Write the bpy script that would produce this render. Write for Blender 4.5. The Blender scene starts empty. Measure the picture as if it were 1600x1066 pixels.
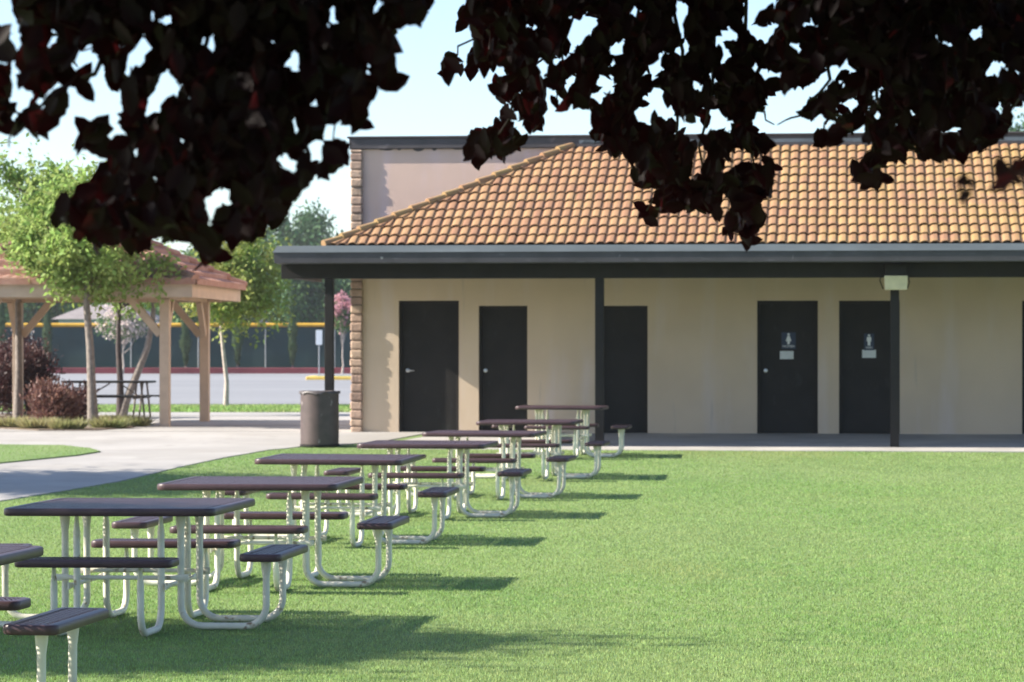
import bpy, math, random
import numpy as np
from mathutils import Vector, Matrix

C = bpy.context.scene.collection
S = bpy.context.scene
rad = math.radians
random.seed(7)
RG = np.random.default_rng(11)

# ------------------------------------------------------------------ camera, sky, sun, exposure
H, F, YH = 1.63, 4806.0, 547.0          # eye height (m), focal length and horizon in pixels of the 1600 px photo
cam = bpy.data.objects.new('camera', bpy.data.cameras.new('camera'))
C.objects.link(cam); S.camera = cam
cam.location = (0, 0, H); cam.rotation_euler = (rad(90), 0, 0)
cam.data.sensor_width = 36; cam.data.lens = F * 36 / 1600
cam.data.shift_y = 14 / 1600
cam.data.clip_start = .1; cam.data.clip_end = 6000
cam.data.dof.use_dof = True; cam.data.dof.focus_distance = 11; cam.data.dof.aperture_fstop = 12

SUN_EL = rad(33)
w = bpy.data.worlds.new('World'); S.world = w; w.use_nodes = True
wn = w.node_tree.nodes
sky = wn.new('ShaderNodeTexSky'); sky.sky_type = 'NISHITA'; sky.sun_disc = False
sky.sun_elevation = SUN_EL; sky.sun_rotation = rad(267)
sky.air_density = .8; sky.dust_density = .7; sky.ozone_density = 2.0
w.node_tree.links.new(sky.outputs[0], wn['Background'].inputs[0])
wn['Background'].inputs[1].default_value = .103
sun = bpy.data.objects.new('sun', bpy.data.lights.new('sun', 'SUN')); C.objects.link(sun)
sun.data.energy = 5.0; sun.data.angle = rad(.55); sun.data.color = (1, .93, .80)
sun.rotation_euler = (0, -(rad(90) - SUN_EL), rad(3))
S.view_settings.view_transform = 'Standard'; S.view_settings.look = 'None'
S.view_settings.exposure = 1.40; S.view_settings.gamma = 1
S.cycles.max_bounces = 10; S.cycles.transparent_max_bounces = 16

# ------------------------------------------------------------------ helpers
def zg(y):                               # height of the ground along the view
    return float(np.interp(y, [38, 46.3, 50, 5000], [0, .14, .28, .28]))
def ground(px, py):                      # where a pixel of the photo meets the ground
    d = 30.0
    for _ in range(60): d = .5 * d + .5 * (H - zg(d)) * F / (py - YH)
    return Vector(((px - 800) * d / F, d, zg(d)))
def at(px, py, d): return Vector(((px - 800) * d / F, d, H + (YH - py) * d / F))

def tag(o, label, cat=None, group=None, kind=None):
    if label: o['label'] = label
    if cat: o['category'] = cat
    if group: o['group'] = group
    if kind: o['kind'] = kind
    return o
def thing(name, label, cat, loc=(0, 0, 0), rz=0, group=None):
    o = bpy.data.objects.new(name, None); C.objects.link(o); o.empty_display_size = .3
    o.location = loc; o.rotation_euler = (0, 0, rz)
    return tag(o, label, cat, group)
def link(name, me, mat, parent=None, smooth=None):
    o = bpy.data.objects.new(name, me); C.objects.link(o)
    for m in (mat if isinstance(mat, (list, tuple)) else [mat]): me.materials.append(m)
    if parent: o.parent = parent
    if smooth is not None: me.shade_smooth() if smooth else me.shade_flat()
    return o
def copy_tree(o, parent=None):
    c = o.copy(); C.objects.link(c)
    if parent: c.parent = parent; c.matrix_parent_inverse = o.matrix_parent_inverse
    for ch in list(o.children): copy_tree(ch, c)
    return c

class MB:
    def __init__(s): s.v = []; s.f = []; s.m = []; s.mi = 0
    def add(s, vs, fs):
        n = len(s.v); s.v += [tuple(p) for p in vs]; s.f += [tuple(i + n for i in f) for f in fs]; s.m += [s.mi] * len(fs)
        return s
    def box(s, x0, x1, y0, y1, z0, z1, M=None):
        vs = [Vector((x, y, z)) for z in (z0, z1) for y in (y0, y1) for x in (x0, x1)]
        if M: vs = [M @ p for p in vs]
        return s.add(vs, [(0, 2, 3, 1), (4, 5, 7, 6), (0, 1, 5, 4), (2, 6, 7, 3), (0, 4, 6, 2), (1, 3, 7, 5)])
    def tube(s, pts, r, n=8, axis=None, cap=True):
        pts = [Vector(p) for p in pts]; k = len(pts)
        rs = r if isinstance(r, (list, tuple)) else [r] * k
        a = Vector(axis) if axis else None; vs = []; fs = []
        for i, p in enumerate(pts):
            t = (pts[min(i + 1, k - 1)] - pts[max(i - 1, 0)]).normalized()
            if a is None: a = t.orthogonal().normalized()
            n1 = (a - t * a.dot(t)).normalized(); n2 = t.cross(n1)
            if not axis: a = n1
            ra, rb = rs[i] if isinstance(rs[i], tuple) else (rs[i], rs[i])
            for j in range(n):
                g = 2 * math.pi * j / n; vs.append(p + n1 * ra * math.cos(g) + n2 * rb * math.sin(g))
        for i in range(k - 1):
            for j in range(n): fs.append((i * n + j, i * n + (j + 1) % n, (i + 1) * n + (j + 1) % n, (i + 1) * n + j))
        if cap: fs += [tuple(range(n - 1, -1, -1)), tuple((k - 1) * n + j for j in range(n))]
        return s.add(vs, fs)
    def lathe(s, prof, n=24, c=(0, 0, 0)):
        vs = [(c[0] + r * math.cos(2 * math.pi * j / n), c[1] + r * math.sin(2 * math.pi * j / n), c[2] + z) for r, z in prof for j in range(n)]
        return s.add(vs, [(i * n + j, i * n + (j + 1) % n, (i + 1) * n + (j + 1) % n, (i + 1) * n + j) for i in range(len(prof) - 1) for j in range(n)])
    def build(s, name, mat, parent=None, smooth=False, bevel=0):
        me = bpy.data.meshes.new(name); me.from_pydata(s.v, [], s.f)
        o = link(name, me, mat, parent)
        me.polygons.foreach_set('material_index', s.m)
        if smooth:
            me.shade_smooth()
            if smooth != 'all':
                try: me.set_sharp_from_angle(angle=rad(38))
                except Exception: pass
        if bevel:
            b = o.modifiers.new('bevel', 'BEVEL'); b.width = bevel; b.segments = 2; b.limit_method = 'ANGLE'
        me.update()
        return o

def raw_mesh(name, V, faces_idx, nside):       # numpy arrays -> mesh
    me = bpy.data.meshes.new(name); nf = len(faces_idx) // nside
    me.vertices.add(len(V)); me.vertices.foreach_set('co', V.astype(np.float32).ravel())
    me.loops.add(len(faces_idx)); me.loops.foreach_set('vertex_index', faces_idx.astype(np.int32))
    me.polygons.add(nf); me.polygons.foreach_set('loop_start', np.arange(0, nf * nside, nside, dtype=np.int32))
    me.update(calc_edges=True)
    return me
def unit(a): return a / np.maximum(np.linalg.norm(a, axis=1, keepdims=True), 1e-9)
OVATE = (np.array([(0, 0, 0), (.2, .33, .1), (.5, .5, .16), (.8, .27, .1), (1, 0, -.04), (.8, -.27, .1), (.5, -.5, .16), (.2, -.33, .1)]), np.array([0, 1, 2, 3, 4, 0, 4, 5, 6, 7]), 5)
DIAM = (np.array([(0, 0, 0), (.45, .5, .14), (1, 0, 0), (.45, -.5, .14)]), np.array([0, 1, 2, 0, 2, 3]), 3)
def leaves(name, P, A, N, L, W, tmpl, mat, parent=None):
    tv, tf, ns = tmpl
    A = unit(A); B = unit(np.cross(A, N)); N = np.cross(B, A)
    V = (P[:, None] + A[:, None] * (tv[None, :, 0:1] * L[:, None, None]) + B[:, None] * (tv[None, :, 1:2] * W[:, None, None])
         + N[:, None] * (tv[None, :, 2:3] * W[:, None, None])).reshape(-1, 3)
    Fi = (tf[None] + (np.arange(len(P)) * len(tv))[:, None]).ravel()
    return link(name, raw_mesh(name, V, Fi, ns), mat, parent)

# ------------------------------------------------------------------ materials
def mat(name, col, rough=.8, var=.12, scale=6, col2=None, bump=0, bscale=60, metal=0, spec=.5, detail=6, stretch=None, island=0, trans=0, tcol=None, lo=.35, hi=.65, coord='Object'):
    m = bpy.data.materials.new(name); m.use_nodes = True; nt = m.node_tree; L = nt.links; p = nt.nodes['Principled BSDF']
    p.inputs['Roughness'].default_value = rough; p.inputs['Metallic'].default_value = metal; p.inputs['Specular IOR Level'].default_value = spec
    tc = nt.nodes.new('ShaderNodeTexCoord'); src = tc.outputs[coord]
    if stretch:
        mp = nt.nodes.new('ShaderNodeMapping'); mp.inputs['Scale'].default_value = stretch; L.new(src, mp.inputs[0]); src = mp.outputs[0]
    no = nt.nodes.new('ShaderNodeTexNoise'); no.inputs['Scale'].default_value = scale; no.inputs['Detail'].default_value = detail; L.new(src, no.inputs[0])
    cr = nt.nodes.new('ShaderNodeValToRGB'); L.new(no.outputs[0], cr.inputs[0])
    c2 = col2 or tuple(c * (1 + var) for c in col)
    cr.color_ramp.elements[0].position = lo; cr.color_ramp.elements[1].position = hi
    cr.color_ramp.elements[0].color = (*[c * (1 - (0 if col2 else var)) for c in col], 1); cr.color_ramp.elements[1].color = (*c2, 1)
    out = cr.outputs[0]
    if island:
        g = nt.nodes.new('ShaderNodeNewGeometry'); hs = nt.nodes.new('ShaderNodeHueSaturation')
        mr = nt.nodes.new('ShaderNodeMapRange'); mr.inputs[3].default_value = 1 - island; mr.inputs[4].default_value = 1 + island
        L.new(g.outputs['Random Per Island'], mr.inputs[0]); L.new(mr.outputs[0], hs.inputs['Value'])
        mh = nt.nodes.new('ShaderNodeMapRange'); mh.inputs[3].default_value = .5 - island * .05; mh.inputs[4].default_value = .5 + island * .05
        L.new(g.outputs['Random Per Island'], mh.inputs[0]); L.new(mh.outputs[0], hs.inputs['Hue'])
        L.new(out, hs.inputs['Color']); out = hs.outputs[0]
    L.new(out, p.inputs['Base Color'])
    if bump:
        nb = nt.nodes.new('ShaderNodeTexNoise'); nb.inputs['Scale'].default_value = bscale; nb.inputs['Detail'].default_value = 5; L.new(tc.outputs[coord], nb.inputs[0])
        bp = nt.nodes.new('ShaderNodeBump'); bp.inputs['Strength'].default_value = bump; bp.inputs['Distance'].default_value = .02
        L.new(nb.outputs[0], bp.inputs['Height']); L.new(bp.outputs[0], p.inputs['Normal'])
    if trans:
        t = nt.nodes.new('ShaderNodeBsdfTranslucent'); mx = nt.nodes.new('ShaderNodeMixShader'); mx.inputs[0].default_value = trans
        if tcol: t.inputs[0].default_value = (*tcol, 1)
        else: L.new(out, t.inputs[0])
        L.new(p.outputs[0], mx.inputs[1]); L.new(t.outputs[0], mx.inputs[2]); L.new(mx.outputs[0], nt.nodes['Material Output'].inputs[0])
    return m
def extra(m, scale, lo, hi, col, stretch=None, rough=None):      # a second layer (stain, lichen, rust) over the base colour
    nt = m.node_tree; L = nt.links; p = nt.nodes['Principled BSDF']; src = p.inputs['Base Color'].links[0].from_socket
    tc = nt.nodes.new('ShaderNodeTexCoord'); s = tc.outputs['Object']
    if stretch:
        mp = nt.nodes.new('ShaderNodeMapping'); mp.inputs['Scale'].default_value = stretch; L.new(s, mp.inputs[0]); s = mp.outputs[0]
    no = nt.nodes.new('ShaderNodeTexNoise'); no.inputs['Scale'].default_value = scale; no.inputs['Detail'].default_value = 7; L.new(s, no.inputs[0])
    mr = nt.nodes.new('ShaderNodeMapRange'); mr.inputs[1].default_value = lo; mr.inputs[2].default_value = hi; L.new(no.outputs[0], mr.inputs[0])
    mx = nt.nodes.new('ShaderNodeMix'); mx.data_type = 'RGBA'; L.new(mr.outputs[0], mx.inputs[0]); L.new(src, mx.inputs[6]); mx.inputs[7].default_value = (*col, 1)
    L.new(mx.outputs[2], p.inputs['Base Color'])
    return m

M_ground = mat('turf', (.10, .17, .045), .95, .3, .8, col2=(.15, .21, .07), bump=.6, bscale=25, stretch=(1, .35, 1))
M_blade = mat('grass_blade', (.215, .345, .095), .65, .22, .35, col2=(.31, .38, .15), island=.42, trans=.4, spec=.12, stretch=(.6, .3, 1))
extra(M_blade, 4.5, .5, .66, (.35, .41, .17))
extra(M_blade, .5, .54, .7, (.36, .35, .15), (.5, .25, 1))
M_conc = mat('concrete', (.33, .312, .30), .85, .1, .7, bump=.15, bscale=80)
extra(M_conc, .6, .5, .72, (.28, .26, .24), (.5, 1, 1))
extra(M_conc, 3, .55, .75, (.27, .255, .24))
M_porch = mat('porch_concrete', (.37, .35, .33), .8, .12, 1.2, bump=.1, bscale=80)
M_asph = mat('asphalt', (.215, .215, .23), .8, .08, .15, bump=.1, bscale=30, stretch=(.3, 1, 1))
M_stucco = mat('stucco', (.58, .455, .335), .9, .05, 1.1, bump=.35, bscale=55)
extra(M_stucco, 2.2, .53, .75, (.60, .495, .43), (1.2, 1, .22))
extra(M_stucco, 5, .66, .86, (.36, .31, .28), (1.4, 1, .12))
def two_tone(m, z, k):                      # tints the colour above height z, slightly pinker on the upper wall
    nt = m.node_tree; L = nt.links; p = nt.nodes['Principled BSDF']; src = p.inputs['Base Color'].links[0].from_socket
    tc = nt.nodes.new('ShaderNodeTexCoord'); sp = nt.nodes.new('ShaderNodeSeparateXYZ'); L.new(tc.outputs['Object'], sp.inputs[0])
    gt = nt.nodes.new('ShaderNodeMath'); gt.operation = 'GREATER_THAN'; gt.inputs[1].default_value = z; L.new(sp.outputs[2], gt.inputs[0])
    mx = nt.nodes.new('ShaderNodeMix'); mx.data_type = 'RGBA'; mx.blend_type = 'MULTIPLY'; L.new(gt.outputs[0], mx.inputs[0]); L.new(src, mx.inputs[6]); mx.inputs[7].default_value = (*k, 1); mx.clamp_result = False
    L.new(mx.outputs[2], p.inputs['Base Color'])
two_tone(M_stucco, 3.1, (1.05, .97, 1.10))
M_dark = mat('dark_brown_paint', (.017, .0145, .014), .6, .2, 4, bump=.05, spec=.25)
M_door = mat('door_paint', (.015, .013, .0125), .6, .2, 2.5, spec=.25)
extra(M_door, 7, .62, .8, (.03, .029, .03), (1, 1, .5))
M_fascia = mat('fascia_metal', (.055, .050, .058), .5, .15, 3, spec=.4)
extra(M_fascia, 9, .62, .75, (.10, .095, .105), (.6, 1, 2.5))
extra(M_fascia, 14, .70, .74, (.28, .27, .27), (.8, 1, .5))
M_coping = mat('coping_paint', (.055, .047, .053), .6, .15, 3)
extra(M_coping, 4, .6, .72, (.16, .14, .15), (.8, 1, 1.6))
M_stone = mat('split_stone', (.36, .25, .19), .9, .25, 7, bump=.5, bscale=30, island=.18)
M_steel = mat('brushed_steel', (.6, .6, .62), .3, .05, 20, metal=1)
M_lens = mat('lamp_glass', (.60, .53, .40), .2, .08, 9)
M_blue = mat('sign_blue', (.012, .026, .07), .5, .05, 5)
M_white = mat('sign_white', (.75, .76, .78), .5, .04, 8)
M_paper = mat('notice_paper', (.62, .64, .66), .6, .06, 12)
M_coat = mat('brown_plastic_coating', (.060, .033, .038), .42, .12, 14, spec=.35)
M_tube = mat('cream_tube_paint', (.70, .665, .55), .4, .06, 10)
extra(M_tube, 16, .61, .70, (.28, .19, .11))
M_can = mat('bin_brown', (.065, .044, .042), .55, .15, 8)
extra(M_can, 11, .66, .74, (.3, .27, .26), (1, 1, .6))
M_liner = mat('bin_liner', (.62, .60, .55), .4, .1, 12)
M_cream = mat('pavilion_paint', (.46, .35, .265), .7, .08, 5)
M_fence = mat('windscreen_green', (.016, .045, .05), .8, .12, .6)
M_yellow = mat('yellow_cap', (.62, .36, .03), .5, .06, 3)
M_ycurb = mat('yellow_kerb_paint', (.78, .52, .10), .7, .1, 3)
M_red = mat('red_kerb_paint', (.20, .035, .045), .75, .15, 1)
M_galv = mat('galvanised', (.35, .36, .38), .45, .08, 6, metal=.6)
M_bark = mat('grey_bark', (.19, .16, .14), .9, .25, 14, bump=.6, bscale=30)
M_pale = mat('pale_bark', (.42, .35, .31), .85, .2, 12, bump=.4, bscale=30)
M_dbark = mat('dark_bark', (.06, .045, .042), .9, .25, 14, bump=.6, bscale=40)
M_mulch = mat('mulch', (.12, .085, .06), .95, .3, 12, bump=.6, bscale=30)
extra(M_asph, .5, .5, .7, (.20, .20, .21), (.25, 1.2, 1))
M_house = mat('pale_blue_render', (.27, .33, .46), .85, .06, .5)
M_hroof = mat('grey_roof', (.22, .19, .19), .85, .1, 2)
M_glass = mat('dark_glass', (.03, .04, .05), .1, .1, 3)
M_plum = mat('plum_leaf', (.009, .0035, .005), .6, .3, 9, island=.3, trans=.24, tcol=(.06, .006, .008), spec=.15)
M_green1 = mat('fresh_leaf', (.21, .32, .075), .55, .2, 2, col2=(.34, .42, .14), island=.35, trans=.52, spec=.2)
M_green2 = mat('mid_leaf', (.075, .15, .045), .6, .2, 1, col2=(.10, .18, .055), island=.35, trans=.3, spec=.3)
M_green3 = mat('far_leaf', (.045, .105, .04), .6, .2, .3, col2=(.085, .15, .055), island=.35, trans=.25, spec=.3)
M_ygreen = mat('yellowing_leaf', (.19, .28, .06), .6, .2, 1.2, col2=(.42, .40, .12), island=.35, trans=.4, spec=.3)
M_cyp = mat('cypress_leaf', (.05, .10, .045), .7, .2, 2, col2=(.085, .13, .06), island=.3, trans=.15)
M_maroon = mat('maroon_leaf', (.05, .024, .03), .6, .25, 4, col2=(.12, .05, .045), island=.4, trans=.25)
M_rust = mat('rusty_pink_leaf', (.13, .06, .05), .6, .25, 6, col2=(.26, .14, .12), island=.4, trans=.3)
M_tuft = mat('pale_tuft', (.24, .26, .10), .6, .2, 2, col2=(.40, .35, .18), island=.35, trans=.35)
M_bloomw = mat('pale_bloom', (.62, .52, .50), .7, .1, 2, island=.2, trans=.4)
M_bloomp = mat('pink_bloom', (.52, .27, .31), .7, .1, 2, island=.25, trans=.4)

def tile_mat():
    m = mat('clay_tile', (.29, .155, .08), .8, .12, 30, bump=.1, bscale=80)
    nt = m.node_tree; L = nt.links; p = nt.nodes['Principled BSDF']; src = p.inputs['Base Color'].links[0].from_socket
    at_ = nt.nodes.new('ShaderNodeAttribute'); at_.attribute_name = 'tile'
    hs = nt.nodes.new('ShaderNodeHueSaturation'); L.new(src, hs.inputs['Color'])
    r1 = nt.nodes.new('ShaderNodeMapRange'); r1.inputs[3].default_value = .82; r1.inputs[4].default_value = 1.1; L.new(at_.outputs['Fac'], r1.inputs[0]); L.new(r1.outputs[0], hs.inputs['Value'])
    r2 = nt.nodes.new('ShaderNodeMapRange'); r2.inputs[3].default_value = .492; r2.inputs[4].default_value = .512; L.new(at_.outputs['Fac'], r2.inputs[0]); L.new(r2.outputs[0], hs.inputs['Hue'])
    L.new(hs.outputs[0], p.inputs['Base Color'])
    # yellow lichen, heavier towards the right of the roof
    tc = nt.nodes.new('ShaderNodeTexCoord'); sp = nt.nodes.new('ShaderNodeSeparateXYZ'); L.new(tc.outputs['Object'], sp.inputs[0])
    no = nt.nodes.new('ShaderNodeTexNoise'); no.inputs['Scale'].default_value = 2.6; no.inputs['Detail'].default_value = 8; no.inputs['Roughness'].default_value = .7; L.new(tc.outputs['Object'], no.inputs[0])
    gx = nt.nodes.new('ShaderNodeMapRange'); gx.inputs[1].default_value = -2; gx.inputs[2].default_value = 8; gx.inputs[3].default_value = -.14; gx.inputs[4].default_value = .10; L.new(sp.outputs[0], gx.inputs[0])
    ad = nt.nodes.new('ShaderNodeMath'); L.new(no.outputs[0], ad.inputs[0]); L.new(gx.outputs[0], ad.inputs[1])
    mr = nt.nodes.new('ShaderNodeMapRange'); mr.inputs[1].default_value = .5; mr.inputs[2].default_value = .72; mr.inputs[4].default_value = .6; L.new(ad.outputs[0], mr.inputs[0])
    mx = nt.nodes.new('ShaderNodeMix'); mx.data_type = 'RGBA'; L.new(mr.outputs[0], mx.inputs[0]); L.new(hs.outputs[0], mx.inputs[6]); mx.inputs[7].default_value = (.30, .205, .06, 1)
    L.new(mx.outputs[2], p.inputs['Base Color'])
    return m
M_tile = tile_mat()
M_ptile = mat('pavilion_tile', (.30, .15, .11), .8, .2, 8, col2=(.37, .215, .165), bump=.1)

# ------------------------------------------------------------------ the ground
def sheet(name, poly, dz, m, thick=0, label=None):       # poly in world xy, follows zg, cut at the bends of the ground
    import bmesh
    bm = bmesh.new(); f = bm.faces.new([bm.verts.new((x, y, 0)) for x, y in poly])
    bmesh.ops.triangulate(bm, faces=[f])
    for yy in (38, 42, 46.3, 50):
        bmesh.ops.bisect_plane(bm, geom=bm.verts[:] + bm.edges[:] + bm.faces[:], plane_co=(0, yy, 0), plane_no=(0, 1, 0), dist=1e-5)
    bmesh.ops.recalc_face_normals(bm, faces=bm.faces)
    if bm.faces[:] and bm.faces[0].normal.z < 0: bmesh.ops.reverse_faces(bm, faces=bm.faces)
    for v in bm.verts: v.co.z = zg(v.co.y) + dz
    if thick:
        r = bmesh.ops.extrude_face_region(bm, geom=bm.faces[:])
        for v in r['geom']:
            if isinstance(v, bmesh.types.BMVert): v.co.z -= 0
        top = [v for v in r['geom'] if isinstance(v, bmesh.types.BMVert)]
        for v in bm.verts:
            if v not in top: v.co.z -= thick
    me = bpy.data.meshes.new(name); bm.to_mesh(me); bm.free()
    o = link(name, me, m); o['kind'] = 'structure'
    if label: o['label'] = label
    return o
sheet('ground', [(-1500, -60), (1500, -60), (1500, 4000), (-1500, 4000)], 0, M_ground)

EDGE = [(-900, 960), (-500, 880), (0, 784), (100, 768), (200, 750), (280, 731), (350, 716), (420, 704), (475, 698), (532, 696)]   # where path and lawn meet, in photo pixels
pth = [ground(*p).xy for p in EDGE]
pth += [ground(600, 690).xy, (-1.2, 50.4), (-2.2, 60), (-2.5, ground(560, 645).y), (-75, ground(0, 645).y), (-75, 24)]
sheet('path', [tuple(p) for p in pth], .012, M_conc, thick=.05)
isl = [(-400, 694), (0, 697.5), (100, 698.5), (140, 703), (157, 708), (120, 714), (60, 720), (0, 726), (-400, 760)]
sheet('lawn', [tuple(ground(*p).xy) for p in isl], .03, M_ground, thick=.03)
yl = ground(0, 632).y
sheet('parking_lot', [(-120, yl), (120, yl), (120, 175), (-120, 175)], .008, M_asph)
# path joints: real narrow grooves read as dark strips
jm = MB()
for t in np.linspace(50.5, 66, 5):
    jm.box(-60, -2.8, t, t + .02, zg(t) + .0135, zg(t) + .0165)
j = jm.build('path_joint', mat('joint', (.16, .15, .14), .9)); j['kind'] = 'structure'

# grass blades on the lawn that the photo shows
def blades(N, y0, y1, xl, xr, accept):
    y = y0 * (y1 / y0) ** RG.random(N); x = (xl(y) + (xr(y) - xl(y)) * RG.random(N))
    ok = accept(x, y); x, y = x[ok], y[ok]; n = len(x)
    z = np.interp(y, [38, 46.3, 50, 5000], [0, .14, .28, .28])
    h = RG.uniform(.010, .023, n); wd = (.0013 + .00009 * y) * RG.uniform(.7, 1.3, n)
    th = RG.uniform(0, 2 * math.pi, n); ln = RG.uniform(0, .9, n) * h; ph = RG.uniform(0, 2 * math.pi, n)
    P = np.stack([x, y, z - .003], 1); W_ = np.stack([np.cos(th) * wd, np.sin(th) * wd, np.zeros(n)], 1)
    T = P + np.stack([np.cos(ph) * ln, np.sin(ph) * ln, h], 1)
    V = np.stack([P - W_, P + W_, T], 1).reshape(-1, 3)
    return V
ex = np.array([e[0] for e in EDGE] + [700, 4000]); ey = np.array([e[1] for e in EDGE] + [699, 730])
def on_lawn(x, y):
    px = 800 + x * F / y; z = np.interp(y, [38, 46.3, 50, 5000], [0, .14, .28, .28]); py = YH + (H - z) * F / y
    return py > np.interp(px, ex, ey) + RG.normal(0, .9, len(px)) + np.sin(x * 9) * .7
V1 = blades(950000, 14.2, 47.6, lambda y: -.1665 * y - 1.3, lambda y: .1665 * y + 1.3, on_lawn)
c0, c1 = ground(0, 726).y, ground(0, 698).y
ipx = np.array([ground(*p).xy for p in isl])
def in_poly(px, py, poly):
    ins = np.zeros(len(px), bool); k = len(poly)
    for i in range(k):
        (x1, y1), (x2, y2) = poly[i], poly[(i + 1) % k]
        c = ((y1 > py) != (y2 > py)) & (px < (x2 - x1) * (py - y1) / ((y2 - y1) if y2 != y1 else 1e-9) + x1); ins ^= c
    return ins
V2 = blades(26000, ipx[:, 1].min(), ipx[:, 1].max(), lambda y: -.1665 * y - 1.3, lambda y: -.125 * y, lambda x, y: in_poly(x, y, ipx))
V2[:, 2] += .028
V = np.concatenate([V1, V2])
g = link('grass', raw_mesh('grass', V, np.arange(len(V)), 3), M_blade)
tag(g, 'short mown green grass of the lawn', 'grass', kind='stuff')
# grass strip along the parking lot
strip_y0, strip_y1 = ground(0, 645).y, ground(0, 634).y
y = RG.uniform(strip_y0, strip_y1, 22000); x = RG.uniform(-17, 1, 22000)
n = len(x); P = np.stack([x, y, np.full(n, .275)], 1); th = RG.uniform(0, 6.28, n)
W_ = np.stack([np.cos(th) * .02, np.sin(th) * .02, np.zeros(n)], 1); T = P + np.stack([RG.normal(0, .02, n), RG.normal(0, .02, n), RG.uniform(.03, .07, n)], 1)
V = np.stack([P - W_, P + W_, T], 1).reshape(-1, 3)
tag(link('grass_strip', raw_mesh('grass_strip', V, np.arange(len(V)), 3), M_blade), 'narrow green grass verge between path and parking lot', 'grass', kind='stuff')

# ------------------------------------------------------------------ the building
TH = rad(6.0); BY = 50.0; cT, sT = math.cos(TH), math.sin(TH)
B = thing('restroom_building', 'tan stucco restroom building with clay tile porch roof and brown doors', 'building', (0, BY, 0), -TH)
def bl(px, v, py=None):                  # photo pixel -> (u, z) on the building plane at local depth v
    k = (px - 800) / F; t = (v + BY * cT) / (k * sT + cT)
    u = k * t * cT - (t - BY) * sT
    return (u, H + (YH - py) * t / F) if py is not None else u
ZB = .285                                # porch floor at the wall
U0, UR = bl(566, 0), 14.0
ZP = bl(800, 0, 232)[1]                  # underside of the coping
doors = [(623, 717, 470), (748, 824, 478), (935, 1012, 478), (1183, 1278, 470), (1311, 1406, 470), (1597, 1690, 470)]
wall = MB(); u = U0; DU = []
for (a, b, t) in doors:
    ua, ub = bl(a, 0), bl(b, 0); zt = bl(a, 0, t)[1]; DU.append((ua, ub, zt))
    wall.box(u, ua, 0, .25, ZB - .4, ZP); wall.box(ua, ub, 0, .25, zt, ZP); u = ub
wall.box(u, UR, 0, .25, ZB - .4, ZP); wall.box(U0, UR, .25, 9, ZB - .4, ZP)
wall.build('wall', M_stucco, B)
cp = MB()
uc = bl(548, 0)
zt_ = bl(800, 0, 212)[1]
cp.box(uc - .02, UR, -.06, 9.06, ZP + .005, zt_ - .03); cp.box(uc - .05, UR, -.09, 9.09, zt_ - .03, zt_)
cp.build('coping', M_coping, B, bevel=.008)
for i in range(9):                       # loose flaps of peeling coping paint along its lower edge
    a = uc + .3 + random.random() * 3.2; wv = random.uniform(.05, .3); hh = random.uniform(.012, .045)
    MB().add([(a, -.004, ZP + .008), (a + wv, -.004, ZP + .008), (a + wv * .8, -.006, ZP - hh * .6), (a + wv * .45, -.009, ZP - hh), (a + wv * .15, -.006, ZP - hh * .5)], [(0, 4, 3, 2, 1)]).build('paint_flake', M_coping, B)
st = MB()                                # pilaster of split stone blocks at the wall's left end
z = ZB - .2
while z < ZP:
    h = min(random.uniform(.125, .155), ZP - z); d = random.uniform(.0, .02)
    st.box(uc + random.uniform(-.008, .01), U0 + .012, -.065 - d, .4, z + .004, z + h - .004)
    z += h
st.build('stone_pilaster', M_stone, B, bevel=.03)
mo = MB().box(uc + .02, U0 - .002, -.05, .42, ZB - .4, ZP - .003); mo.build('mortar', mat('mortar', (.17, .13, .10), .95), B)

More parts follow.
